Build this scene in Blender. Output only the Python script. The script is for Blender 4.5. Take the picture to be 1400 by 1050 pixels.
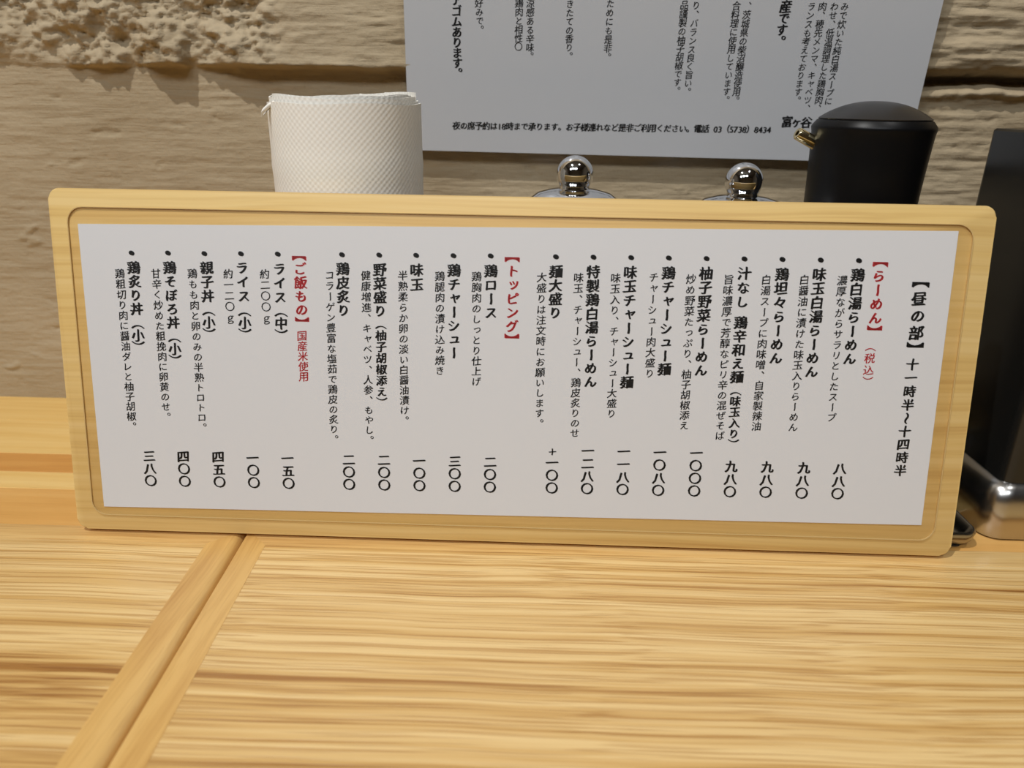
import bpy, bmesh, math, random
import numpy as np
from math import radians, sin, cos, pi
from mathutils import Vector, Matrix

for o in list(bpy.data.objects):
    bpy.data.objects.remove(o, do_unlink=True)
SC = bpy.context.scene
COL = SC.collection

# ------------------------------------------------------------------ camera
FPX = 1000.0                      # focal length in pixels of the 1400x1050 frame
PITCH, ROLL, YAW = radians(21.5), radians(0.9), radians(1.3)
CAM = np.array([0.0, 0.0, 0.1862])


def cam_axes():
    fw = np.array([0, cos(PITCH), -sin(PITCH)])
    up = np.array([0, sin(PITCH), cos(PITCH)])
    rt = np.array([1.0, 0, 0])
    c, s = cos(YAW), sin(YAW)
    rz = np.array([[c, -s, 0], [s, c, 0], [0, 0, 1]])
    fw, up, rt = rz @ fw, rz @ up, rz @ rt
    c, s = cos(ROLL), sin(ROLL)
    return c * rt + s * up, -s * rt + c * up, fw


RT, UP, FW = cam_axes()
cam_data = bpy.data.cameras.new('camera')
cam_data.sensor_width = 36.0
cam_data.lens = FPX / 1400 * 36.0
cam_data.clip_start = 0.01
cam_data.dof.use_dof = True
cam_data.dof.focus_distance = 0.33
cam_data.dof.aperture_fstop = 9.0
cam = bpy.data.objects.new('camera', cam_data)
COL.objects.link(cam)
cam.matrix_world = Matrix(((RT[0], UP[0], -FW[0], CAM[0]), (RT[1], UP[1], -FW[1], CAM[1]),
                           (RT[2], UP[2], -FW[2], CAM[2]), (0, 0, 0, 1)))
SC.camera = cam

# ------------------------------------------------------------------ world, lamps, exposure
world = bpy.data.worlds.new('world')
SC.world = world
world.use_nodes = True
world.node_tree.nodes['Background'].inputs[0].default_value = (0.05, 0.05, 0.05, 1)
world.node_tree.nodes['Background'].inputs[1].default_value = 1.0


def spot(name, loc, target, power, size, radius, color=(1, .985, .965), blend=.6):
    d = bpy.data.lights.new(name, 'SPOT')
    d.energy, d.spot_size, d.spot_blend, d.shadow_soft_size, d.color = power, radians(size), blend, radius, color
    o = bpy.data.objects.new(name, d)
    COL.objects.link(o)
    o.location = loc
    o.rotation_euler = (Vector(target) - Vector(loc)).to_track_quat('-Z', 'Y').to_euler()
    return o


def area(name, loc, target, power, sx, sy, color=(1, 1, 1)):
    d = bpy.data.lights.new(name, 'AREA')
    d.shape, d.size, d.size_y, d.energy, d.color = 'RECTANGLE', sx, sy, power, color
    o = bpy.data.objects.new(name, d)
    COL.objects.link(o)
    o.location = loc
    o.rotation_euler = (Vector(target) - Vector(loc)).to_track_quat('-Z', 'Y').to_euler()
    return o


# a row of ceiling downlights over the counter
spot('downlight_a', (-0.36, -0.10, 1.20), (-0.28, 0.34, 0.0), 31.0, 80, 0.010)
spot('downlight_b', (0.42, -0.02, 1.20), (0.25, 0.34, 0.0), 7.0, 46, 0.010, blend=.9)
for k, x in enumerate((-1.05, -0.45, 0.15)):  # added soft fill panels behind the camera, to brighten the menu
    area('fill_panel', (x, -1.15, 1.45), (x * .5, 0.3, 0.0), 5.2, 0.30, 0.30, (0.92, 0.96, 1.0))

SC.view_settings.view_transform = 'Standard'
SC.view_settings.look = 'None'
SC.view_settings.gamma = 1.0
SC.view_settings.use_curve_mapping = False
SC.view_settings.exposure = 0.12


# ------------------------------------------------------------------ pixel -> place
def ray(x, y):
    return FW + RT * (x - 700) / FPX - UP * (y - 525) / FPX


def onz(x, y, z=0.0):
    d = ray(x, y)
    return CAM + d * ((z - CAM[2]) / d[2])


def ony(x, y, Y):
    d = ray(x, y)
    return CAM + d * ((Y - CAM[1]) / d[1])


def onplane(x, y, p0, n):
    d = ray(x, y)
    return CAM + d * (((p0 - CAM) @ n) / (d @ n))


# ------------------------------------------------------------------ objects
def tag(o, label=None, cat=None, group=None, kind=None):
    if label: o['label'] = label
    if cat: o['category'] = cat
    if group: o['group'] = group
    if kind: o['kind'] = kind
    return o


def thing(name, label, cat, loc=(0, 0, 0), rotz=0.0, group=None):
    o = bpy.data.objects.new(name, None)
    COL.objects.link(o)
    o.location = loc
    o.rotation_euler = (0, 0, rotz)
    o.empty_display_size = 0.02
    return tag(o, label, cat, group)


def mesh_obj(name, verts, faces, mat, parent=None, smooth=False, angle=None, mw=None):
    me = bpy.data.meshes.new(name)
    me.from_pydata([tuple(v) for v in verts], [], faces)
    me.update()
    return link_mesh(name, me, mat, parent, smooth, angle, mw)


def link_mesh(name, me, mat, parent=None, smooth=False, angle=None, mw=None):
    me.materials.append(mat)
    if smooth:
        me.polygons.foreach_set('use_smooth', [True] * len(me.polygons))
        if angle:
            me.set_sharp_from_angle(angle=radians(angle))
    o = bpy.data.objects.new(name, me)
    COL.objects.link(o)
    if parent is not None:
        o.parent = parent
    if mw is not None:
        o.matrix_local = mw
    return o


def bm_obj(name, bm, mat, parent=None, smooth=True, angle=35, mw=None):
    bmesh.ops.recalc_face_normals(bm, faces=bm.faces)
    me = bpy.data.meshes.new(name)
    bm.to_mesh(me)
    bm.free()
    return link_mesh(name, me, mat, parent, smooth, angle, mw)


def prism_bm(poly, z0, z1, bevel=0.0, seg=2, only=None):
    """A prism over a counter-clockwise outline; bevel all edges or those for which only(edge) holds."""
    bm = bmesh.new()
    a = [bm.verts.new((x, y, z0)) for x, y in poly]
    b = [bm.verts.new((x, y, z1)) for x, y in poly]
    bm.faces.new(a[::-1])
    bm.faces.new(b)
    n = len(poly)
    for i in range(n):
        bm.faces.new((a[i], a[(i + 1) % n], b[(i + 1) % n], b[i]))
    if bevel:
        ed = [e for e in bm.edges if only is None or only(e)]
        bmesh.ops.bevel(bm, geom=ed, offset=bevel, segments=seg, profile=0.5, affect='EDGES')
    return bm


def box_bm(x0, x1, y0, y1, z0, z1, bevel=0.0, seg=2):
    return prism_bm([(x0, y0), (x1, y0), (x1, y1), (x0, y1)], z0, z1, bevel, seg)


def round_rect(x0, x1, y0, y1, r, seg=6):
    pts = []
    for cx, cy, a0 in ((x1 - r, y0 + r, -90), (x1 - r, y1 - r, 0), (x0 + r, y1 - r, 90), (x0 + r, y0 + r, 180)):
        for k in range(seg + 1):
            a = radians(a0 + 90 * k / seg)
            pts.append((cx + r * cos(a), cy + r * sin(a)))
    return pts


def lathe(name, prof, mat, parent=None, n=64, angle=40, mw=None, caps=True):
    """prof: list of (radius, z) from bottom to top."""
    bm = bmesh.new()
    rings = []
    for r, z in prof:
        if r < 1e-6:
            rings.append([bm.verts.new((0, 0, z))])
        else:
            rings.append([bm.verts.new((r * cos(2 * pi * k / n), r * sin(2 * pi * k / n), z)) for k in range(n)])
    for a, b in zip(rings, rings[1:]):
        for k in range(n):
            q = (k + 1) % n
            if len(a) == 1 and len(b) == 1: continue
            if len(a) == 1: bm.faces.new((a[0], b[q], b[k]))
            elif len(b) == 1: bm.faces.new((a[k], a[q], b[0]))
            else: bm.faces.new((a[k], a[q], b[q], b[k]))
    if caps:
        if len(rings[0]) > 1: bm.faces.new(rings[0][::-1])
        if len(rings[-1]) > 1: bm.faces.new(rings[-1])
    return bm_obj(name, bm, mat, parent, True, angle, mw)


# ------------------------------------------------------------------ materials
def srgb(r, g, b):
    f = lambda c: (c / 255 / 12.92) if c / 255 <= 0.04045 else ((c / 255 + 0.055) / 1.055) ** 2.4
    return (f(r), f(g), f(b), 1.0)


class NT:
    def __init__(self, name):
        self.m = bpy.data.materials.new(name)
        self.m.use_nodes = True
        self.t = self.m.node_tree
        self.b = self.t.nodes['Principled BSDF']
        self.out = self.t.nodes['Material Output']

    def n(self, kind, **kw):
        x = self.t.nodes.new(kind)
        for k, v in kw.items():
            if k.startswith('i_'):
                key = k[2:]
                key = int(key) if key.isdigit() else key.replace('_', ' ')
                x.inputs[key].default_value = v
            else:
                setattr(x, k, v)
        return x

    def l(self, a, b):
        self.t.links.new(a, b)

    def ramp(self, src, stops):
        r = self.n('ShaderNodeValToRGB')
        e = r.color_ramp.elements
        while len(e) < len(stops): e.new(0.5)
        for q, (p, c) in zip(e, stops):
            q.position = p
            q.color = c
        self.l(src, r.inputs[0])
        return r

    def set(self, **kw):
        for k, v in kw.items():
            self.b.inputs[k.replace('_', ' ')].default_value = v


def plain(name, col, rough=0.5, metal=0.0, **kw):
    t = NT(name)
    t.set(Base_Color=col, Roughness=rough, Metallic=metal)
    for k, v in kw.items():
        t.b.inputs[k.replace('_', ' ')].default_value = v
    return t.m


def wood(name, light, mid, dark, axis='x', rough=0.42, streak=(5, 170), pores=(28, 1500), pore_amt=0.5,
         bump=0.25, contrast=(0.36, 0.62), warp=0.006, offset=0.0, coat=0.0):
    """Grain that runs along one object axis; lengths in metres."""
    t = NT(name)
    tc = t.n('ShaderNodeTexCoord')
    mp = t.n('ShaderNodeMapping')
    mp.inputs['Location'].default_value = (offset, offset * 1.7, offset * .3)
    if axis == 'y':
        mp.inputs['Rotation'].default_value = (0, 0, radians(90))
    elif axis == 'z':
        mp.inputs['Rotation'].default_value = (0, radians(90), 0)
    t.l(tc.outputs['Object'], mp.inputs[0])
    # slow sideways wander of the growth rings
    wn = t.n('ShaderNodeTexNoise', i_Scale=7.0, i_Detail=2.0)
    t.l(mp.outputs[0], wn.inputs[0])
    wv = t.n('ShaderNodeVectorMath', operation='MULTIPLY_ADD')
    wv.inputs[1].default_value = (0, warp * 2, warp * 2)
    t.l(wn.outputs['Color'], wv.inputs[0])
    t.l(mp.outputs[0], wv.inputs[2])

    def stretched(a, b, detail, rough_):
        m = t.n('ShaderNodeVectorMath', operation='MULTIPLY')
        m.inputs[1].default_value = (a, b, b)
        t.l(wv.outputs[0], m.inputs[0])
        q = t.n('ShaderNodeTexNoise', i_Scale=1.0, i_Detail=detail, i_Roughness=rough_)
        t.l(m.outputs[0], q.inputs[0])
        return q

    s1 = stretched(streak[0], streak[1], 3.0, 0.6)
    s0 = stretched(streak[0] * .6, streak[1] * .18, 2.0, 0.5)
    p1 = stretched(pores[0], pores[1], 2.0, 0.5)
    mixv = t.n('ShaderNodeMath', operation='MULTIPLY_ADD')
    mixv.inputs[1].default_value = 0.35
    t.l(s0.outputs['Fac'], mixv.inputs[0])
    sc = t.n('ShaderNodeMath', operation='MULTIPLY', i_1=0.65)
    t.l(s1.outputs['Fac'], sc.inputs[0])
    t.l(sc.outputs[0], mixv.inputs[2])
    r = t.ramp(mixv.outputs[0], [(contrast[0], dark), ((contrast[0] + contrast[1]) / 2 - .02, mid), (contrast[1], light)])
    pr = t.ramp(p1.outputs['Fac'], [(0.36, (0.62, 0.47, 0.30, 1)), (0.5, (1, 1, 1, 1))])
    mx = t.n('ShaderNodeMix', data_type='RGBA', blend_type='MULTIPLY')
    mx.inputs[0].default_value = pore_amt
    t.l(r.outputs[0], mx.inputs[6])
    t.l(pr.outputs[0], mx.inputs[7])
    t.l(mx.outputs[2], t.b.inputs['Base Color'])
    bp = t.n('ShaderNodeBump', i_Strength=bump, i_Distance=0.0006)
    ad = t.n('ShaderNodeMath', operation='ADD')
    t.l(s1.outputs['Fac'], ad.inputs[0])
    pm = t.n('ShaderNodeMath', operation='MULTIPLY', i_1=0.35)
    t.l(pr.outputs[0], pm.inputs[0])
    t.l(pm.outputs[0], ad.inputs[1])
    t.l(ad.outputs[0], bp.inputs['Height'])
    t.l(bp.outputs[0], t.b.inputs['Normal'])
    t.set(Roughness=rough, Coat_Weight=coat, Coat_Roughness=0.25)
    return t.m


PANEL = wood('ash_panel', srgb(236, 202, 140), srgb(216, 174, 106), srgb(168, 118, 58), streak=(2.2, 250), pores=(11, 1100),
             pore_amt=0.65, bump=0.8, contrast=(0.36, 0.58), warp=0.004, coat=0.35)
EDGE_Y = wood('edging_lengthwise', srgb(232, 192, 122), srgb(222, 178, 106), srgb(196, 146, 78), axis='y', streak=(6, 120),
              pores=(30, 900), pore_amt=0.2, bump=0.1, contrast=(.3, .7), coat=0.3, rough=.38)
EDGE_X = wood('edging_crosswise', srgb(238, 204, 140), srgb(226, 184, 116), srgb(196, 148, 84), streak=(5, 160), pores=(26, 900),
              pore_amt=0.3, bump=0.15, contrast=(.3, .68), coat=0.3, rough=.38)
STAVE_LIGHT = wood('stave_pale', srgb(240, 204, 132), srgb(232, 190, 112), srgb(214, 164, 88), streak=(3, 130), pore_amt=0.08,
                   bump=0.05, contrast=(.3, .62), rough=.4, coat=.15, offset=.3)
STAVE_AMBER = wood('stave_amber', srgb(230, 182, 110), srgb(222, 168, 92), srgb(206, 150, 74), streak=(4, 90), pore_amt=0.1,
                   bump=0.05, contrast=(.3, .66), rough=.4, coat=.15, offset=.9)
STAVE_ORANGE = wood('stave_orange', srgb(226, 172, 98), srgb(214, 154, 78), srgb(198, 134, 62), streak=(4, 90), pore_amt=0.1,
                    bump=0.05, contrast=(.3, .66), rough=.4, coat=.15, offset=1.3)
BOARD = wood('board_wood', srgb(234, 204, 140), srgb(226, 192, 122), srgb(204, 164, 98), streak=(2.4, 210), pores=(10, 700),
             pore_amt=0.12, bump=0.08, contrast=(.32, .62), rough=.5, offset=2.1, warp=.004)


def film_material(name, gloss, tint, rough, relief):
    t = NT(name)
    tr = t.n('ShaderNodeBsdfTransparent')
    tr.inputs[0].default_value = tint
    gl = t.n('ShaderNodeBsdfGlossy')
    gl.inputs['Roughness'].default_value = rough
    fr = t.n('ShaderNodeFresnel')
    fr.inputs['IOR'].default_value = gloss
    tc = t.n('ShaderNodeTexCoord')
    nz = t.n('ShaderNodeTexNoise', i_Scale=60.0, i_Detail=1.0)
    t.l(tc.outputs['Object'], nz.inputs[0])
    bp = t.n('ShaderNodeBump', i_Strength=relief, i_Distance=0.001)
    t.l(nz.outputs['Fac'], bp.inputs['Height'])
    t.l(bp.outputs[0], gl.inputs['Normal'])
    mx = t.n('ShaderNodeMixShader')
    ge = t.n('ShaderNodeNewGeometry')                # the sheet is too thin to trap light: only its outer face mirrors
    of = t.n('ShaderNodeMath', operation='SUBTRACT', i_0=1.0)
    t.l(ge.outputs['Backfacing'], of.inputs[1])
    ml = t.n('ShaderNodeMath', operation='MULTIPLY')
    t.l(fr.outputs[0], ml.inputs[0])
    t.l(of.outputs[0], ml.inputs[1])
    t.l(ml.outputs[0], mx.inputs[0])
    t.l(tr.outputs[0], mx.inputs[1])
    t.l(gl.outputs[0], mx.inputs[2])
    t.l(mx.outputs[0], t.out.inputs['Surface'])
    return t.m


FILM = film_material('laminating_film', 1.25, (0.975, 0.962, 0.945, 1), 0.5, 0.1)
POSTER_FILM = film_material('poster_film', 1.3, (0.99, 0.99, 0.99, 1), 0.2, 0.3)
PAPER = plain('menu_paper', (0.725, 0.755, 0.81, 1), 0.75)
POSTER_PAPER_DIMMED = plain('poster_paper_dimmed', (0.50, 0.508, 0.525, 1), 0.6)  # white sheet greyed: the weaker light up there is put into its colour
INK = plain('black_ink', (0.008, 0.008, 0.009, 1), 0.7)
RED_INK = plain('red_ink', srgb(205, 52, 58), 0.7)
CHROME = plain('chrome', (0.78, 0.79, 0.81, 1), 0.06, 1.0)
STEEL = plain('brushed_steel', (0.52, 0.51, 0.49, 1), 0.27, 1.0)
TRAY_STEEL = plain('tray_steel', (0.40, 0.40, 0.40, 1), 0.22, 1.0)
BLACK = plain('black_resin', (0.004, 0.004, 0.0045, 1), 0.38, IOR=1.3)
BLACK_LID = plain('black_lid_resin', (0.016, 0.015, 0.015, 1), 0.34)
DARK_FOOT = plain('dark_rubber', (0.02, 0.018, 0.016, 1), 0.7)
BRASS = plain('spout_metal', (0.86, 0.72, 0.42, 1), 0.15, 1.0)
SMOKE = plain('smoked_plastic', (0.011, 0.011, 0.010, 1), 0.22)


def wall_material():
    t = NT('rough_cement')
    tc = t.n('ShaderNodeTexCoord')
    n1 = t.n('ShaderNodeTexNoise', i_Scale=9.0, i_Detail=5.0, i_Roughness=0.6)
    t.l(tc.outputs['Object'], n1.inputs[0])
    r = t.ramp(n1.outputs['Fac'], [(0.3, srgb(166, 148, 118)), (0.7, srgb(184, 167, 138))])
    t.l(r.outputs[0], t.b.inputs['Base Color'])
    n2 = t.n('ShaderNodeTexNoise', i_Scale=420.0, i_Detail=4.0, i_Roughness=0.65)
    t.l(tc.outputs['Object'], n2.inputs[0])
    sv = t.n('ShaderNodeVectorMath', operation='MULTIPLY')
    sv.inputs[1].default_value = (70, 300, 800)
    t.l(tc.outputs['Object'], sv.inputs[0])
    n3 = t.n('ShaderNodeTexNoise', i_Scale=1.0, i_Detail=3.0, i_Roughness=0.6)
    t.l(sv.outputs[0], n3.inputs[0])
    ad = t.n('ShaderNodeMath', operation='ADD')
    t.l(n2.outputs['Fac'], ad.inputs[0])
    t.l(n3.outputs['Fac'], ad.inputs[1])
    bp = t.n('ShaderNodeBump', i_Strength=0.55, i_Distance=0.0007)
    t.l(ad.outputs[0], bp.inputs['Height'])
    t.l(bp.outputs[0], t.b.inputs['Normal'])
    t.set(Roughness=0.85)
    return t.m


def napkin_material():
    t = NT('embossed_tissue')
    uv = t.n('ShaderNodeUVMap')
    sp = t.n('ShaderNodeSeparateXYZ')
    t.l(uv.outputs[0], sp.inputs[0])
    k = 2 * pi / 0.0026

    def wave(sock):
        m = t.n('ShaderNodeMath', operation='MULTIPLY', i_1=k)
        t.l(sock, m.inputs[0])
        s = t.n('ShaderNodeMath', operation='SINE')
        t.l(m.outputs[0], s.inputs[0])
        return s.outputs[0]
    mu = t.n('ShaderNodeMath', operation='MULTIPLY')
    t.l(wave(sp.outputs[0]), mu.inputs[0])
    t.l(wave(sp.outputs[1]), mu.inputs[1])
    bp = t.n('ShaderNodeBump', i_Strength=0.16, i_Distance=0.0004)
    t.l(mu.outputs[0], bp.inputs['Height'])
    t.l(bp.outputs[0], t.b.inputs['Normal'])
    t.set(Base_Color=(0.86, 0.84, 0.78, 1), Roughness=0.85)
    t.b.inputs['Subsurface Weight'].default_value = 0.0
    return t.m


TISSUE = napkin_material()
CEMENT = wall_material()

# ------------------------------------------------------------------ the setting
LEDGE_Z = -0.003
YW = onz(60, 543, LEDGE_Z)[1]                 # wall face where it meets the ledge
FLOOR_Z = -0.78


def value_noise(x, z, seed):
    rng = np.random.RandomState(seed)
    tab = rng.rand(256, 256)
    xi, zi = np.floor(x).astype(int), np.floor(z).astype(int)
    fx, fz = x - xi, z - zi
    fx, fz = fx * fx * (3 - 2 * fx), fz * fz * (3 - 2 * fz)
    g = lambda a, b: tab[a % 256, b % 256]
    return (g(xi, zi) * (1 - fx) + g(xi + 1, zi) * fx) * (1 - fz) + (g(xi, zi + 1) * (1 - fx) + g(xi + 1, zi + 1) * fx) * fz


def fbm(x, z, sx, sz, seed, octs=4, gain=0.5):
    s, a, tot = 0, 1.0, 0
    for k in range(octs):
        s = s + a * value_noise(x * sx * 2 ** k + 13.7 * k, z * sz * 2 ** k + 7.1 * k, seed + k)
        tot += a
        a *= gain
    return s / tot - 0.5


def sstep(a, b, v):
    t = np.clip((v - a) / (b - a), 0, 1)
    return t * t * (3 - 2 * t)


def build_wall():
    xs = np.concatenate([np.linspace(-2.0, -0.62, 30), np.arange(-0.60, 0.60, 0.0012), np.linspace(0.62, 2.0, 30)])
    zs = np.concatenate([np.linspace(FLOOR_Z, -0.03, 10), np.arange(-0.02, 0.36, 0.0010), np.linspace(0.38, 1.7, 20)])
    X, Z = np.meshgrid(xs, zs)
    zl = 0.1990 + 0.0005 * np.sin(X * 30) + 0.0012 * fbm(X, Z * 0, 60, 1, 5, 4)   # the joint between two courses
    bx = [ony(q, 95, YW)[0] for q in (-200, 20, 90, 106, 140, 170, 186, 196, 225, 257, 266, 290, 330, 360, 400, 560, 1280, 1600)]
    over = np.interp(X, bx, [.003, .0008, .0010, .0050, .0092, .0060, .0004, .0040, .0105, .0102, .0014, .0055, .0085, .0110, .0105, .0098, .0060, .0060])
    left = 1 - sstep(-0.155, -0.125, X + 0.06 * fbm(X, Z, 30, 30, 9, 4) + 0.35 * (Z - 0.215))   # the broken, crumbling stretch
    # board-marked cement: long shallow horizontal striations
    stri = 0.0013 * fbm(X, Z, 34, 380, 21, 4, .7) + 0.0008 * fbm(X, Z, 60, 90, 31, 4)
    right = sstep(0.12, 0.195, X)
    stri = stri * (1 + 0.8 * right)
    lower = stri + 0.0010 * fbm(X, Z, 12, 20, 41, 3)
    pit = fbm(X, Z, 60, 110, 55, 4)                                                 # a few shallow scars
    lower = lower - 0.0007 * sstep(0.26, 0.32, pit) + 0.0009 * sstep(0.26, 0.34, -pit)
    near = np.exp(-np.maximum(Z - zl, 0) / 0.012)
    upper = 0.0090 - 0.0035 * right + 2.0 * stri
    crumb = 0.025 * fbm(X, Z, 48, 66, 61, 6, .64) + 0.014 * np.abs(fbm(X, Z, 95, 120, 71, 5, .6)) + 0.006 * fbm(X, Z, 20, 30, 81, 2)
    rough = np.maximum(crumb + 0.0022, -0.005) * (1 - near) + (over + 0.55 * crumb * sstep(.0, .004, over)) * near
    up = upper * (1 - left) + rough * left
    up = np.where(left < .5, up * (1 - near) + (over + 2 * stri + 0.0025 * fbm(X, Z, 90, 120, 75, 4)) * near, up)
    edge = sstep(-0.0008, 0.0008, Z - zl + 0.0016 * fbm(X, Z, 90, 90, 91, 3))
    h = lower * (1 - edge) + up * edge
    # right of the poster an open joint with a crumbly lower lip
    zg = zl - 0.0005 + 0.0050 * fbm(X, Z * 0, 45, 1, 95, 4)
    groove = right * np.exp(-((Z - zg) / 0.0034) ** 2)
    lip = right * np.exp(-((Z - zg + 0.0072) / 0.0024) ** 2)
    h = h - 0.016 * groove + (0.0040 + 0.008 * fbm(X, Z, 120, 160, 97, 3)) * lip
    fade = 1 - sstep(0.60, 0.7, np.abs(X))
    h = h * fade
    # behind the poster the face stays under the sheet
    cover = sstep(-0.076, -0.064, X) * (1 - sstep(0.203, 0.212, X))
    h = np.minimum(h, 0.0088 + 0.03 * (1 - cover))
    h = h * sstep(-0.002, 0.006, Z) + np.zeros_like(h)
    Y = YW - h
    nz, nx = X.shape
    verts = np.stack([X.ravel(), Y.ravel(), Z.ravel()], 1)
    idx = np.arange(nz * nx).reshape(nz, nx)
    a, b, c, d = idx[:-1, :-1].ravel(), idx[:-1, 1:].ravel(), idx[1:, 1:].ravel(), idx[1:, :-1].ravel()
    faces = np.stack([a, b, c, d], 1)
    me = bpy.data.meshes.new('wall_back')
    me.vertices.add(len(verts))
    me.vertices.foreach_set('co', verts.ravel())
    me.loops.add(faces.size)
    me.loops.foreach_set('vertex_index', faces.ravel().astype(np.int32))
    me.polygons.add(len(faces))
    me.polygons.foreach_set('loop_start', np.arange(0, faces.size, 4, dtype=np.int32))
    me.update(calc_edges=True)
    me.validate()
    o = link_mesh('wall_back', me, CEMENT, None, True)
    tag(o, 'rough beige cement wall behind the counter with a crumbling joint', 'wall', kind='structure')


build_wall()

PAINT = plain('dim_plaster', srgb(150, 138, 120), 0.8)
CEIL = plain('ceiling_paint', srgb(120, 112, 100), 0.8)
FLOORM = plain('dark_floor_tile', srgb(88, 80, 72), 0.5)


def struct(name, bm, m, label, cat):
    return tag(bm_obj(name, bm, m, None, False), label, cat, kind='structure')


struct('floor', box_bm(-2, 2, -2.2, YW + .1, FLOOR_Z - .05, FLOOR_Z), FLOORM, 'dark floor under the wooden counter', 'floor')
struct('ceiling', box_bm(-2, 2, -2.2, YW + .1, 1.70, 1.75), CEIL, 'dull ceiling above the wooden counter', 'ceiling')
struct('wall_front', box_bm(-2, 2, -2.25, -2.2, FLOOR_Z, 1.75), PAINT, 'plain wall across the room from the counter', 'wall')
struct('wall_left', box_bm(-2.05, -2, -2.25, YW + .1, FLOOR_Z, 1.75), PAINT, 'plain side wall at the broken joint end', 'wall')
struct('wall_right', box_bm(2, 2.05, -2.25, YW + .1, FLOOR_Z, 1.75), PAINT, 'plain side wall at the dispenser end', 'wall')

# ------------------------------------------------------------------ counter: staved ledge and two edged panels
YJ = 0.2835                                   # joint between ledge and panels
ledge = thing('counter_ledge', 'laminated wood ledge of pale and orange staves against the cement wall', 'ledge', (0, YJ, LEDGE_Z))
ys = [YJ] + [onz(60, v, LEDGE_Z)[1] for v in (668, 645, 620)] + [YW - 0.036, YW - 0.0001]
for k, (y0, y1, m) in enumerate(zip(ys, ys[1:], (STAVE_AMBER, STAVE_LIGHT, STAVE_ORANGE, STAVE_LIGHT, STAVE_LIGHT))):
    bm_obj('stave', box_bm(-1.5, 1.5, y0 - YJ + .00005, y1 - YJ - .00005, -0.03, 0, 0.0002, 1), m, ledge)
for x in (-1.3, -0.45, 0.45, 1.3):
    bm_obj('leg', box_bm(x - .03, x + .03, .04, .10, FLOOR_Z - LEDGE_Z, -0.03, .002), EDGE_Y, ledge)

YB, YF = YJ - 0.0005, -0.07                   # back and front of the panels
seam = lambda y: -0.1253 + (0.2779 - y) * 0.0323
WR, WL, WB = 0.0114, 0.0136, 0.0116


def panel(name, label, outer, w, round_edge):
    """outer: the four corners, counter-clockwise from front left; w: edging widths left, back, right (0 = none)."""
    (x0, ya), (x1, _), (x2, yb), (x3, _) = outer
    wl, wb, wr = w
    p = thing(name, label, 'counter', ((x0 + x1) / 2, (ya + yb) / 2, 0))
    mw = Matrix.Translation((-(x0 + x1) / 2, -(ya + yb) / 2, 0))
    inner = [(x0 + wl, ya), (x1 - wr, ya), (x2 - wr, yb - wb), (x3 + wl, yb - wb)]
    T = -0.032
    bm_obj('top', prism_bm(inner, T, -0.00012), PANEL, p, mw=mw)
    top_only = lambda e: all(abs(v.co.z) < 1e-6 for v in e.verts)

    def strip(poly, m, radius, edge):
        def pick(e):
            if not top_only(e): return False
            s = {tuple(round(c, 6) for c in v.co[:2]) for v in e.verts}
            return s == {tuple(round(c, 6) for c in q) for q in edge}
        bm_obj('edging_strip', prism_bm(poly, T, 0, radius, 5, pick), m, p, mw=mw)
    if wr: strip([(x1 - wr, ya), (x1, ya), (x2, yb), (x2 - wr, yb - wb)], EDGE_Y, round_edge, [(x1, ya), (x2, yb)])
    if wl: strip([(x0, ya), (x0 + wl, ya), (x3 + wl, yb - wb), (x3, yb)], EDGE_Y, round_edge, [(x0, ya), (x3, yb)])
    strip([(x3 + wl, yb - wb), (x2 - wr, yb - wb), (x2, yb), (x3, yb)], EDGE_X, 0.0008, [(x2, yb), (x3, yb)])
    for x in (x0 + .05, x1 - .08):
        bm_obj('leg', box_bm(x - .025, x + .025, YF + .03, YF + .08, FLOOR_Z, T, .002), EDGE_Y, p, mw=mw)
    return p


GAP = 0.0013
panel('wooden_counter', 'oak grained counter top with rounded edging strip under the rice end of the menu',
      [(-0.86, YF), (seam(YF) - GAP, YF), (seam(YB) - GAP, YB), (-0.86, YB)], (0.012, WB, WL), 0.0042)
panel('wooden_counter', 'longer oak grained counter top with flat edging strip under the ramen end of the menu',
      [(seam(YF), YF), (0.72, YF), (0.72, YB), (seam(YB), YB)], (WR, WB, 0.012), 0.0007)

# ------------------------------------------------------------------ lettering
GLYPHS = {}


def load_glyphs(chars):
    objs = []
    for ch in sorted(chars):
        c = bpy.data.curves.new('glyph', 'FONT')
        c.body, c.size, c.dimensions, c.fill_mode, c.resolution_u = ch, 1.0, '2D', 'FRONT', 3
        o = bpy.data.objects.new('glyph', c)
        COL.objects.link(o)
        objs.append((ch, o, c))
    dg = bpy.context.evaluated_depsgraph_get()
    for ch, o, c in objs:
        ev = o.evaluated_get(dg)
        me = ev.to_mesh()
        v = np.array([(p.co.x - 0.5, p.co.y - 0.38) for p in me.vertices]) if len(me.vertices) else np.zeros((0, 2))
        f = [tuple(p.vertices) for p in me.polygons]
        ev.to_mesh_clear()
        GLYPHS[ch] = (v, f)
    for ch, o, c in objs:
        bpy.data.objects.remove(o)
        bpy.data.curves.remove(c)


TURN = set('【】（）ー〜')
SMALL = set('ャュョッゃゅょっ')


def brush(v, seed):
    """Turn an even line letter into a brush-like one: rising cross strokes and a little play in the outline."""
    x, y = v[:, 0].copy(), v[:, 1].copy()
    y = y + 0.085 * x - 0.03 * np.cos(3.0 * x)
    x = x + 0.03 * y + 0.018 * np.sin(9.0 * y + seed)
    y = y + 0.014 * np.sin(11.0 * x + 1.3 * seed)
    return np.stack([x, y], 1)


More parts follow.
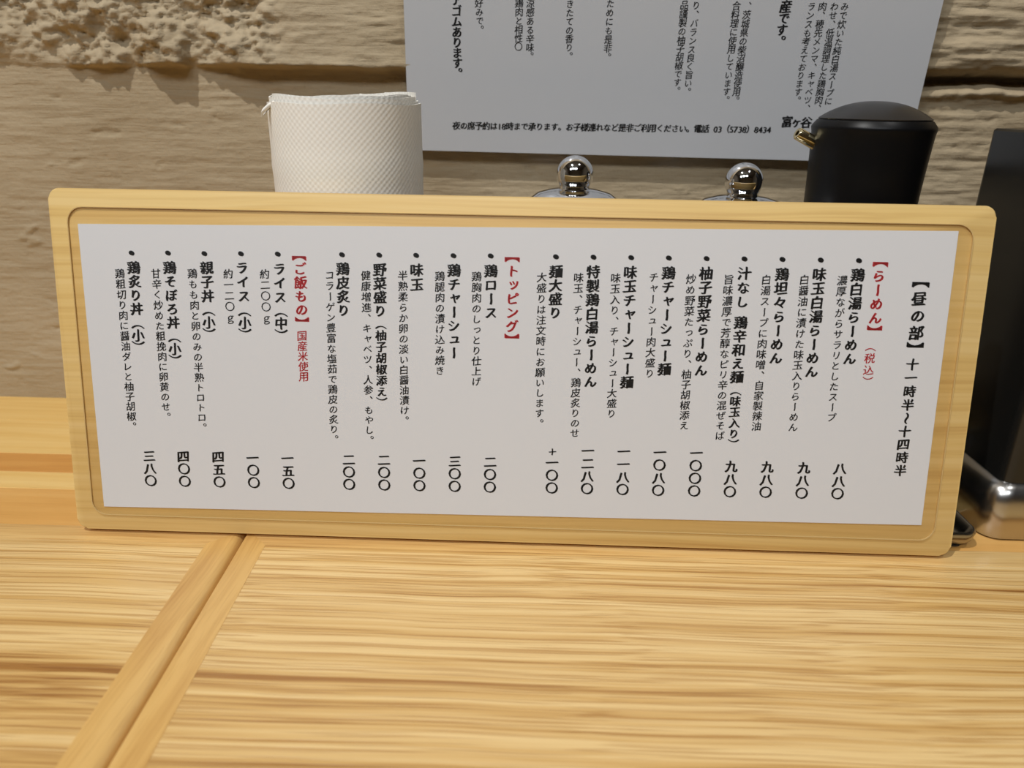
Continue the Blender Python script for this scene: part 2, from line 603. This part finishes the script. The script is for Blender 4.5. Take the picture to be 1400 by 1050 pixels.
def glyph(ch, vertical, bold):
    v, f = GLYPHS[ch]
    v = v.copy()
    if len(v) == 0:
        return v, f
    if vertical:
        if ch in TURN:
            v = np.stack([v[:, 1], -v[:, 0]], 1)
            if ch == 'ー' or ch == '〜':
                v[:, 0] += 0.02
        elif ch in '、。':
            v = v + np.array([0.56, 0.52])
        elif ch in SMALL:
            v = v + np.array([0.08, 0.08])
    if '\u3041' <= ch <= '\u30fa':
        v = v * 0.92
    if ch not in '【】（）〇。・':
        v = brush(v, sum(map(ord, ch)) % 7)
    vs, fs = [], []
    steps = {0: [(0, 0)], 1: [(-.018, .008), (.0, -.006), (.018, -.008)],
             2: [(-.042, .018), (-.02, .0), (.0, .016), (.02, -.012), (.042, -.018)]}[bold]
    for dx, dy in steps:
        b = sum(len(a) for a in vs)
        vs.append(v + np.array([dx, dy]))
        fs += [tuple(i + b for i in q) for q in f]
    return np.concatenate(vs), fs


class Sheet:
    """A flat sheet in space: p0 at its lower left corner, ex along it, eu up it, en out of it."""
    def __init__(self, p0, ex, eu):
        self.p0, self.ex, self.eu = np.array(p0), np.array(ex), np.array(eu)
        self.en = np.cross(self.ex, self.eu)

    def uv(self, px, py):
        p = onplane(px, py, self.p0, self.en) - self.p0
        return np.array([p @ self.ex, p @ self.eu])

    def matrix(self, org=None):
        o = self.p0 if org is None else org
        return Matrix(((self.ex[0], self.eu[0], self.en[0], o[0]), (self.ex[1], self.eu[1], self.en[1], o[1]),
                       (self.ex[2], self.eu[2], self.en[2], o[2]), (0, 0, 0, 1)))


def letters(sheet, text, a, b, size, mat, parent, bold=0, vertical=True, mw=None, lift=0.0, widths=None):
    """Lay text from the middle of its first letter (pixel a) to the middle of its last (pixel b)."""
    ua, ub = sheet.uv(*a), sheet.uv(*b)
    vs, fs, nb = [], [], 0
    n = len(text)
    if widths is None:
        pos = np.linspace(0, 1, n) if n > 1 else np.zeros(1)
    else:
        w = np.array([widths(c) for c in text])
        c = np.cumsum(w) - w / 2
        pos = (c - c[0]) / (c[-1] - c[0])
    d = ub - ua
    if vertical and n > 1:                       # columns stand upright on the sheet
        ang = math.atan2(d[0], -d[1])
    else:
        ang = 0.0
    for ch, t in zip(text, pos):
        if ch in ' 　': continue
        v, f = glyph(ch, vertical, bold)
        if len(v) == 0: continue
        q = ua + d * t
        s = size
        if not vertical and ord(ch) < 128:       # narrow figures: the cell starts at the left
            v = v - np.array([(v[:, 0].min() + v[:, 0].max()) / 2, 0])
        vs.append(v * s + q)
        fs += [tuple(i + nb for i in g) for g in f]
        nb += len(v)
    V = np.concatenate(vs)
    V3 = np.concatenate([V, np.full((len(V), 1), lift)], 1)
    return mesh_obj('lettering', V3, fs, mat, parent, mw=mw)


# ------------------------------------------------------------------ the menu board
TB = 0.0092
LEAN = radians(11)
bz = TB * sin(LEAN)
BL, BR = onz(107, 722, bz), onz(1298.5, 760.5, bz)
ex = (BR - BL) / np.linalg.norm(BR - BL)
ex[2] = 0
ex /= np.linalg.norm(ex)
back = np.cross([0, 0, 1.0], ex)
eu = cos(LEAN) * np.array([0, 0, 1.0]) + sin(LEAN) * back
face = Sheet(BL, ex, eu)
BW = float((BR - BL) @ ex)
BH = float((face.uv(65, 256)[1] + face.uv(1357, 282)[1]) / 2)
menu = thing('menu_board', 'long pale wooden board carrying a laminated ramen menu in black and red lettering', 'menu board', (0, 0, 0))
menu.matrix_world = face.matrix()

out = round_rect(0, BW, 0, BH, 0.0045, 5)
rng = random.Random(4)
bm = prism_bm(out, -TB, 0.0, 0.0007, 2, lambda e: abs(e.verts[0].co.z - e.verts[1].co.z) < 1e-6)
bm_obj('board', bm, BOARD, menu)
pa, pb, pc, pd = face.uv(107, 306), face.uv(1310, 316), face.uv(1259, 717.5), face.uv(143, 692)
px0, px1 = (pa[0] + pd[0]) / 2, (pb[0] + pc[0]) / 2
ZP = 0.0004
quad = [pd, pc, pb, pa]
bm = prism_bm([tuple(q) for q in quad], 0.00012, ZP)
paper = bm_obj('menu_sheet', bm, PAPER, menu)
fa, fc = face.uv(92, 289), face.uv(1276, 732)
film = round_rect(float(fa[0]), float(fc[0]), float((face.uv(124, 709)[1] + fc[1]) / 2), float((fa[1] + face.uv(1325, 300)[1]) / 2), 0.0065, 6)
film_o = bm_obj('laminating_film', prism_bm(film, 0.00008, 0.00066, 0.0002, 2), FILM, menu)
fx = [p[0] for p in film]
fy = [p[1] for p in film]
EDGE_FILM = plain('film_cut_edge', srgb(206, 178, 122), 0.3)
n_ = len(film)
cxm, cym = (min(fx) + max(fx)) / 2, (min(fy) + max(fy)) / 2
outer_ = round_rect(min(fx) - .00012, max(fx) + .00012, min(fy) - .00012, max(fy) + .00012, .0066, 6)
inner_ = round_rect(min(fx) + .00022, max(fx) - .00022, min(fy) + .00022, max(fy) - .00022, .0063, 6)
ev = [(x, y, z) for z in (0.00002, 0.00070) for ring_ in (outer_, inner_) for x, y in ring_]
ef = []
for i in range(n_):
    j = (i + 1) % n_
    ef += [(2 * n_ + i, 2 * n_ + j, 3 * n_ + j, 3 * n_ + i), (i, j, 2 * n_ + j, 2 * n_ + i), (3 * n_ + i, 3 * n_ + j, n_ + j, n_ + i)]
mesh_obj('film_edge', ev, ef, EDGE_FILM, film_o)

BIG, SML, PRC, HED = 0.0057, 0.0043, 0.0056, 0.0057
MENU = []            # text, first letter, last letter, size, ink, weight
B_ = lambda t, a, b, s=BIG: MENU.append((t, a, b, s, INK, 2))
D_ = lambda t, a, b, s=SML: MENU.append((t, a, b, s, INK, 1))
P_ = lambda t, a, b: MENU.append((t, a, b, PRC, INK, 2))
R_ = lambda t, a, b, s=HED, w=2: MENU.append((t, a, b, s, RED_INK, w))
B_('【', (1259, 382), (1259, 382), .0070)
B_('昼の部', (1256, 408), (1252, 454.6), .0062)
B_('】', (1249.7, 478.5), (1249.7, 478.5), .0070)
B_('十一時半〜十四時半', (1247, 497.7), (1230.4, 642.5), .0053)
R_('【', (1203.8, 355), (1203.8, 355), .0062)
R_('らーめん', (1201, 376.8), (1196.2, 434))
R_('】', (1194.4, 454.5), (1194.4, 454.5), .0062)
R_('（税込）', (1190, 473), (1185.3, 521.5), .0045, 1)
for bx, by in ((1173.8, 356.4), (1121.6, 355.6), (1069.3, 354.7), (1017.5, 354.1), (965.8, 353.6), (914.2, 352.8), (862.8, 352.3),
               (811.4, 351.7), (760.1, 351.2), (671, 350), (620.2, 349.7), (569.3, 349.2), (518.8, 348.8), (468, 348.3), (380.3, 347.5),
               (330, 347), (280.1, 346.8), (230.4, 346), (180.7, 346)):
    MENU.append(('・', (bx, by), (bx, by), .0085, INK, 2))
B_('鶏白湯らーめん', (1172.3, 375.5), (1161.2, 489.7))
B_('味玉白湯らーめん', (1119.8, 374.6), (1109.2, 507.3))
B_('鶏坦々らーめん', (1068.9, 374.6), (1060.4, 488.8))
B_('汁なし', (1017.3, 373.6), (1014.5, 412))
B_('鶏辛和え麺', (1012.4, 440.5), (1007, 514.8))
B_('（味玉入り）', (1005.8, 533), (1002, 607), .0048)
B_('柚子野菜らーめん', (965.1, 373.3), (958.1, 505.5))
B_('鶏チャーシュー麺', (914, 372.7), (908, 504.2))
B_('味玉チャーシュー麺', (861.7, 371.8), (856.8, 522))
B_('特製鶏白湯らーめん', (811, 371.2), (807.2, 521))
B_('麺大盛り', (760, 370.9), (759, 427))
R_('【', (700.5, 348.5), (700.5, 348.5), .0062)
R_('トッピング', (701.4, 369.8), (700, 445.4))
R_('】', (699.7, 465.5), (699.7, 465.5), .0062)
B_('鶏ロース', (671.3, 370), (671.3, 426.8))
B_('鶏チャーシュー', (621, 369.2), (620.6, 481.6))
B_('味玉', (570, 368.7), (570.4, 388.7))
B_('野菜盛り', (519.6, 368.3), (520, 424.5))
B_('（柚子胡椒添え）', (521, 442.5), (522.4, 550), .0048)
B_('鶏皮炙り', (469.1, 367.1), (470, 423.7))
R_('【', (409.2, 347), (409.2, 347), .0060)
R_('ご飯もの', (410.6, 367.1), (412.9, 422.9))
R_('】', (413.6, 442.5), (413.6, 442.5), .0060)
R_('国産米使用', (413.4, 458.6), (415.7, 514.3), .0045, 1)
B_('ライス', (382.4, 367.1), (383.6, 405.7))
B_('（中）', (384.6, 424.5), (385.3, 458.5), .0056)
B_('ライス', (331.3, 365.6), (333.9, 404.2))
B_('（小）', (334.6, 423.8), (335.8, 457.5), .0056)
B_('親子丼', (283.1, 365.6), (284.6, 404.2))
B_('（小）', (285.6, 423), (286.8, 457), .0056)
B_('鶏そぼろ丼', (232.6, 365.4), (237.5, 440.4))
B_('（小）', (239, 459.5), (240.4, 493), .0056)
B_('鶏炙り丼', (183.5, 365.4), (187.6, 421.8))
B_('（小）', (188.8, 441), (190.3, 474.5), .0056)
D_('濃厚ながらサラリとしたスープ', (1151, 383), (1136.3, 570))
D_('白醤油に漬けた味玉入りらーめん', (1099.4, 382), (1083.8, 583.3))
D_('白湯スープに肉味噌、自家製辣油', (1047.4, 382), (1033.8, 582))
D_('旨味濃厚で芳醇なピリ辛の混ぜそば', (995.9, 381.6), (983.8, 595))
D_('炒め野菜たっぷり、柚子胡椒添え', (944.5, 381), (934.9, 581))
D_('チャーシュー肉大盛り', (893.6, 378.7), (888, 510))
D_('味玉入り、チャーシュー大盛り', (841.6, 379.8), (835.8, 564.8))
D_('味玉、チャーシュー、鶏皮炙りのせ', (791.1, 379.2), (785.7, 591.4))
D_('大盛りは注文時にお願いします。', (740.8, 378.7), (737.2, 578))
D_('鶏胸肉のしっとり仕上げ', (651.8, 377.6), (651.4, 521))
D_('鶏腿肉の漬け込み焼き', (601.6, 377.2), (601.6, 506))
D_('半熟柔らか卵の淡い白醤油漬け。', (551, 376.3), (553.5, 574))
D_('健康増進、キャベツ、人参、もやし。', (500.4, 376.3), (505.6, 600.7))
D_('コラーゲン豊富な塩茹で鶏皮の炙り。', (450.9, 375.7), (457.3, 599.7))
D_('約二〇〇ｇ', (362.3, 374.3), (365, 434.3))
D_('約一二〇ｇ', (312.5, 374), (315.7, 433.6))
D_('鶏もも肉と卵のみの半熟トロトロ。', (263.6, 373.6), (277.6, 583.5))
D_('甘辛く炒めた粗挽肉に卵黄のせ。', (213.9, 373.6), (228.5, 569))
D_('鶏粗切り肉に醤油ダレと柚子胡椒。', (164.6, 373.6), (181.6, 582))
for s, a, b in (('八八〇', (1148, 640), (1144.5, 674.5)), ('九八〇', (1098.8, 638.8), (1095.5, 673.8)), ('九八〇', (1048.8, 637.5), (1046.3, 672.5)),
                ('九八〇', (999.5, 636.8), (997.5, 671.8)), ('一〇〇〇', (952, 618.8), (948.8, 670.8)), ('一〇八〇', (902.3, 618), (899.6, 670)),
                ('一一八〇', (853, 616.8), (851, 668.8)), ('一二八〇', (803.8, 615.8), (802.5, 667.6)), ('一〇〇', (754.9, 632), (754.3, 666.7)),
                ('二〇〇', (670.3, 631), (669.8, 665.6)), ('三〇〇', (622, 630), (621.8, 664.5)), ('一〇〇', (573.5, 629.5), (573.7, 663.6)),
                ('二〇〇', (525.2, 628.4), (525.7, 662.7)), ('二〇〇', (477.2, 627.9), (477.8, 661.8)), ('一五〇', (393.6, 626), (395.1, 660.5)),
                ('一〇〇', (346, 625.5), (347.7, 659.4)), ('四五〇', (298.8, 624), (300.8, 658.5)), ('四〇〇', (251.2, 623.5), (253.4, 657.6)),
                ('三八〇', (204.7, 622.8), (206.9, 656.7))):
    P_(s, a, b)
MENU.append(('＋', (755.2, 617.1), (755.2, 617.1), .0040, INK, 2))

POSTER = [('アゴムあります。', (624.1, -0.3), (625.6, 99.5), .0060, 2), ('好みで。', (654.8, 4), (656.4, 40), .0045, 1),
          ('涼感ある辛味。', (725.2, 4), (724.5, 76.4), .0045, 1), ('鶏肉と相性〇', (709.8, 4), (708.9, 63.6), .0045, 1),
          ('きたての香り。', (779.3, 5), (777.9, 76.2), .0045, 1), ('ためにも是非。', (834.5, 4.5), (830.4, 77.6), .0045, 1),
          ('り、バランス良く旨い。', (951.8, 7), (939.6, 124.8), .0045, 1), ('品謹製の柚子胡椒です。', (935.8, 6.5), (925.1, 123.4), .0045, 1),
          ('、茨城県の柴沼醸造使用。', (1022.3, 7.7), (1005.6, 136.7), .0045, 1), ('合料理に使用しています。', (1006.9, 7.3), (992.3, 136), .0045, 1),
          ('産です。', (1074.6, 8.5), (1066.3, 56), .0064, 2), ('みで炊いた純白湯スープに', (1155, 8.5), (1132.6, 138), .0045, 1),
          ('わせ、低温調理した鶏胸肉、', (1141, 8.5), (1117.5, 147.6), .0045, 1), ('肉、穂先メンマ、キャベツ、', (1124.5, 8.5), (1102.6, 147.6), .0045, 1),
          ('ランスも考えております。', (1109.5, 8.5), (1089.7, 136.6), .0045, 1)]
LINE = '夜の席予約は18時まで承ります。お子様連れなど是非ご利用ください。電話 03（5738）8434'
load_glyphs(set(''.join(m[0] for m in MENU)) | set(''.join(p[0] for p in POSTER)) | set(LINE) | set('富ヶ谷'))

for text, a, b, s, ink, w in MENU:
    letters(face, text, a, b, s, ink, paper, w, lift=ZP + 0.00006)

# ------------------------------------------------------------------ the wall poster
TILT = radians(3.3)
P0 = ony(574.5, 205.4, YW - 0.0078)
P1 = ony(1080, 218.9, YW - 0.0078)
pex = (P1 - P0) / np.linalg.norm(P1 - P0)
pn = np.cross(pex, np.array([0, -sin(TILT), cos(TILT)]))
pn /= np.linalg.norm(pn)
peu = np.cross(pn, pex)
psheet = Sheet(P0, pex, peu)
l0, l1 = psheet.uv(551, 10)[0], psheet.uv(560, 205)[0]
r1 = psheet.uv(1258, 135)[0]
poster = thing('wall_poster', 'laminated white wall poster with vertical black lettering hung above the lidded pots', 'poster')
poster.matrix_world = psheet.matrix()
PX0, PX1, PHT = float((l0 + l1) / 2), float(r1), 0.190
psh = bm_obj('poster_sheet', prism_bm([(PX0, 0), (PX1, 0), (PX1, PHT), (PX0, PHT)], -0.0002, 0.0), POSTER_PAPER_DIMMED, poster)
FB = 0.0062
bm_obj('laminating_film', prism_bm(round_rect(PX0 - .003, PX1 + .0055, -FB, PHT + FB, .004, 4), -0.0005, 0.0005, .0002, 1), POSTER_FILM, poster)
for text, a, b, s, w in POSTER:
    letters(psheet, text, a, b, s, INK, psh, w, lift=0.00006)
letters(psheet, LINE, (624, 171.5), (1051.5, 177), .0045, INK, psh, 2, vertical=False, lift=0.00006,
        widths=lambda c: 0.56 if ord(c) < 128 else 1.0)
letters(psheet, '富ヶ谷', (1076, 166), (1102.5, 167), .0062, INK, psh, 2, vertical=False, lift=0.00006)

# ------------------------------------------------------------------ rolled napkins
NX = (ony(375, 200, .352)[0] + ony(576, 200, .352)[0]) / 2
NR = (ony(576, 200, .352)[0] - ony(375, 200, .352)[0]) / 2
NY = 0.3185 + NR
nap = thing('napkin_roll', 'rolled bundle of white embossed paper napkins standing behind the menu board', 'napkins', (NX, NY, LEDGE_Z))
NTOP = ony(470, 142, NY - NR)[2] - LEDGE_Z
NCR = ony(470, 238, NY - NR)[2] - LEDGE_Z


def napkin(r, a0, a1, top, bulge, seed, tilt=0.0, flare=0.0, thick=0.0006, crease=True, skew=0.0):
    """One sheet bent round the roll; a0..a1 in degrees, 270 faces the menu board."""
    rg = random.Random(seed)
    na, nzv = 72, 36
    ph = rg.random() * 6
    verts, faces, uvs = [], [], []
    hs = [top * (k / (nzv - 1)) for k in range(nzv)]
    for side in (0, 1):
        for j, z in enumerate(hs):
            for i in range(na):
                f = i / (na - 1)
                b0 = a0 - skew * (1 - (z / top) ** 3)
                a = radians(b0 + (a1 - b0) * f)
                rr = r - side * thick
                if crease:
                    rr += 0.0007 * math.exp(-((z - NCR) / 0.0014) ** 2)
                rr += bulge * sin(3 * a + ph) * (z / top)
                rr += flare * max(0, (z / top - .4)) ** 2 * max(0, 1 - f * 6)
                zz = z + (tilt * f + 0.00035 * sin(5 * a + ph)) * (z / top) ** 4
                verts.append((rr * cos(a), rr * sin(a), zz))
                uvs.append((r * a, z))
    N = na * nzv
    for j in range(nzv - 1):
        for i in range(na - 1):
            q = (j * na + i, j * na + i + 1, (j + 1) * na + i + 1, (j + 1) * na + i)
            faces.append(q)
            faces.append(tuple(N + k for k in q[::-1]))
    for i in range(na - 1):
        t = (nzv - 1) * na + i
        faces.append((t, t + 1, N + t + 1, N + t))
        faces.append((i + 1, i, N + i, N + i + 1))
    for j in range(nzv - 1):
        e = j * na
        faces.append((e, e + na, N + e + na, N + e))
        e = j * na + na - 1
        faces.append((e + na, e, N + e, N + e + na))
    o = mesh_obj('napkin', verts, faces, TISSUE, nap, True, 50)
    uvl = o.data.uv_layers.new(name='UVMap')
    for lp in o.data.loops:
        uvl.data[lp.index].uv = uvs[lp.vertex_index]
    return o


napkin(NR, 205, 372, NTOP, 0.0, 1, skew=20)
napkin(NR - .0012, 176, 400, NTOP + .0026, 0.0002, 2, tilt=-.0016)
napkin(NR - .0026, 172, 420, NTOP + .0034, 0.0002, 3, tilt=-.0010)
for k in range(8):
    napkin(NR - .0042 - .0015 * k, 184 + 8 * k, 400 + 9 * k, NTOP + .0014 + .0004 * (k % 3), 0.0002, 10 + k, tilt=.0026 - .0002 * k, crease=False)
for k in range(3):
    napkin(NR - .0012 - .0022 * k, 20 + 14 * k, 96 + 10 * k, NTOP + .0052 - .0009 * k, 0.0004, 30 + k, tilt=-.0012, crease=False)
for k in range(4):
    napkin(NR - .0180 - .0030 * k, 30 + 40 * k, 330 + 45 * k, NTOP + .0006 - .0006 * k, 0.0005, 40 + k, tilt=.001, crease=False)
# the turned-down, curled corner of the outermost sheet
yc = NY - NR * 0.55
q0, q1 = ony(389, 140, yc), ony(359, 154, yc - .002)
q0, q1 = [Vector((float(q[0]) - NX, float(q[1]) - NY, float(q[2]) - LEDGE_Z)) for q in (q0, q1)]
fv, ff = [], []
for k in range(9):
    t = k / 8
    c = q0.lerp(q1, t) + Vector((0, 0, .0016 * sin(t * pi)))
    rad = .0004 + .0016 * t
    for side in (0, 1):
        for j in range(10):
            an = radians(-60 + 300 * j / 9)
            rr = rad - side * .0003
            fv.append(c + Vector((0.35 * rr * sin(an), -rr * cos(an), rr * sin(an))))
for k in range(8):
    for side in (0, 1):
        for j in range(9):
            p = k * 20 + side * 10 + j
            q = (p, p + 1, p + 21, p + 20)
            ff.append(q if side == 0 else q[::-1])
for j in range(9):
    ff.append((160 + j, 161 + j, 171 + j, 170 + j))
fo = mesh_obj('folded_corner', fv, ff, TISSUE, nap, True, 60)
fo.data.uv_layers.new(name='UVMap')

# ------------------------------------------------------------------ tray with two lidded pots and the black dispenser
TX0, TX1, TY0, TY1 = -0.020, 0.2065, 0.2872, 0.4020
tray = thing('steel_tray', 'shallow stainless steel tray with rolled rim on the ledge behind the menu board', 'tray', ((TX0 + TX1) / 2, (TY0 + TY1) / 2, LEDGE_Z))
hw, hd = (TX1 - TX0) / 2, (TY1 - TY0) / 2
TRAY_FLOOR = 0.0018


def ring_loft(name, loops, mat, parent, angle=40):
    """Loft between equal-length closed loops of 3-D points; closed at both ends."""
    bm = bmesh.new()
    rs = [[bm.verts.new(p) for p in lp] for lp in loops]
    n = len(rs[0])
    for a_, b_ in zip(rs, rs[1:]):
        for k in range(n):
            bm.faces.new((a_[k], a_[(k + 1) % n], b_[(k + 1) % n], b_[k]))
    bm.faces.new(rs[0][::-1])
    bm.faces.new(rs[-1])
    return bm_obj(name, bm, mat, parent, True, angle)


def rr3(ix, iy, r, z, ox=0, oy=0):
    return [(x + ox, y + oy, z) for x, y in round_rect(-ix, ix, -iy, iy, r, 8)]


ring_loft('tray_body', [rr3(hw - .005, hd - .005, .004, 0.0006), rr3(hw - .003, hd - .003, .005, 0.0012), rr3(hw - .0008, hd - .0008, .0065, 0.0038),
                        rr3(hw, hd, .007, 0.0074), rr3(hw - .0006, hd - .0006, .0068, 0.0086), rr3(hw - .0018, hd - .0018, .006, 0.0084),
                        rr3(hw - .0035, hd - .0035, .005, 0.0051), rr3(hw - .0075, hd - .0075, .003, 0.0024)], TRAY_STEEL, tray, 60)
ring_loft('tray_foot', [rr3(hw - .005, hd - .003, .004, 0.0), rr3(hw - .005, hd - .003, .004, .0010)], DARK_FOOT, tray)
TZ = LEDGE_Z + 0.0024


def pot(label, cx, cy, kz):
    p = thing('lidded_pot', label, 'pot', (cx, cy, TZ), 0, 'lidded pots on the steel tray')
    H = kz - TZ                                   # knob centre above the tray
    R = 0.0255
    kr = 0.0088
    lz = H - kr * cos(.95) - .0012                          # crown of the lid
    lathe('pot_body', [(0, 0), (R - .003, 0), (R - .0006, .0015), (R, .004), (R, lz - .0125), (R + .0008, lz - .012), (R + .0008, lz - .0112), (R - .002, lz - .0112)], CHROME, p)
    lid = lathe('lid', [(R - .0022, lz - .0118), (R + .0004, lz - .0112), (R + .0004, lz - .0102), (R - .0016, lz - .0092), (R * .84, lz - .0050), (R * .68, lz - .0022),
                        (R * .45, lz - .0007), (R * .22, lz), (0.0046, lz + .0002), (0, lz + .0003)], CHROME, p, angle=50)
    neck = [(kr * sin(.95) + .0004, lz - .0004), (kr * sin(.95), lz + .0010)]
    ball = [(kr * sin(t), H - kr * cos(t)) for t in np.linspace(0.95, pi - 1e-6, 22)]
    lathe('knob', neck + ball[:-1] + [(0, H + kr)], CHROME, lid, n=48, angle=60)
    return p


k1, k2 = ony(786, 238.5, .362), ony(1017, 248.5, .362)
pot('chrome lidded pot with ball knob, nearer the rolled napkins', k1[0], .362, k1[2])
pot('chrome lidded pot with ball knob, beside the black dispenser', k2[0], .362, k2[2])

DY = .362
DX = (ony(1112, 170, DY)[0] + ony(1275, 170, DY)[0]) / 2 + 0.0003
DR = (ony(1275, 170, DY)[0] - ony(1112, 170, DY)[0]) / 2 * 0.985
DZ = ony(1190, 176, DY - DR)[2] - TZ             # rim height
disp = thing('sauce_dispenser', 'black waisted sauce dispenser with domed lid and small metal spout', 'dispenser', (DX, DY, TZ))
prof = [(0, 0), (DR * .98, 0), (DR * 1.03, .003), (DR * 1.04, .02)]
for k in range(1, 15):
    t = k / 14
    z = .02 + (DZ - .006 - .02) * t
    prof.append((DR * (1.04 - .13 * math.sin(min(t, 1) ** 1.5 * pi * .62) + (0.055 * max(0, t - .72) / .28 if t > .72 else 0)), z))
prof += [(DR * 0.985, DZ - .0025), (DR * .995, DZ - .0012), (DR, DZ - .0004), (DR * .992, DZ + .0004)]
prof += [(DR * .92, DZ + .0028), (DR * .90, DZ + .0030)]
lathe('bottle', prof, BLACK, disp, n=96, angle=28)
DT = ony(1190, 138, DY)[2] - TZ
lid = [(DR * .885, DZ + .0024), (DR * .905, DZ + .0036)]
hgt = DT - DZ - .0036
for k in range(1, 15):
    t = k / 14
    q = 0.905 * (1 - t)
    lid.append((DR * q, DZ + .0036 + hgt * (1 - (q / .905) ** 2.3)))
lathe('lid', lid, BLACK_LID, disp, n=96, angle=50)
# spout: a short slanting tube out of the side below the rim
s0 = Vector((-DR * .84, .002, DZ - .0088))
s1 = Vector((ony(1090, 182, DY)[0] - DX, 0, ony(1090, 182, DY)[2] - TZ))
ax = (s1 - s0)
rot = ax.to_track_quat('Z', 'Y').to_matrix().to_4x4()
L = ax.length
lathe('spout', [(.0013, L - .004), (.0013, L), (.0024, L + .0001), (.0028, L - .0004), (.0030, 0), (.0013, 0)], BRASS, disp, n=32, angle=40,
      mw=Matrix.Translation(s0) @ rot, caps=False)

# ------------------------------------------------------------------ dark square dispenser on a steel base
Q0 = onz(1343, 739, LEDGE_Z)
W, D = 0.088, 0.088
box = thing('square_dispenser', 'tall smoked black square dispenser on a wide rounded stainless steel base', 'dispenser', (Q0[0] + W / 2, Q0[1] + D / 2, LEDGE_Z))
ring_loft('steel_base', [rr3(W / 2 - .0015, D / 2 - .0015, .0080, 0.0), rr3(W / 2, D / 2, .009, .0012), rr3(W / 2, D / 2, .009, .017),
                         rr3(W / 2 - .0006, D / 2 - .0006, .0088, .0215), rr3(W / 2 - .0022, D / 2 - .0022, .008, .0250), rr3(W / 2 - .0048, D / 2 - .0048, .007, .0272),
                         rr3(W / 2 - .0062, D / 2 - .0062, .006, .0275)], STEEL, box, 60)
bw, bd = W / 2 - .0055, D / 2 - .0055
TOPZ = ony(1362, 175, Q0[1] + D - .006)[2] - LEDGE_Z
ring_loft('tank', [rr3(bw, bd, .006, .0270), rr3(bw, bd, .006, TOPZ - .001), rr3(bw - .0010, bd - .0010, .005, TOPZ)], SMOKE, box, 40)
lathe('collar', [(0, TOPZ - .0005), (.0345, TOPZ - .0005), (.0350, TOPZ + .0005), (.0350, TOPZ + .0016), (.0335, TOPZ + .0024), (0, TOPZ + .0024)], STEEL, box)
lathe('cap', [(0, TOPZ + .0020), (.0325, TOPZ + .0020), (.0330, TOPZ + .0030), (.0322, TOPZ + .0150), (.0300, TOPZ + .0185), (.0240, TOPZ + .0200), (0, TOPZ + .0205)], BLACK, box)
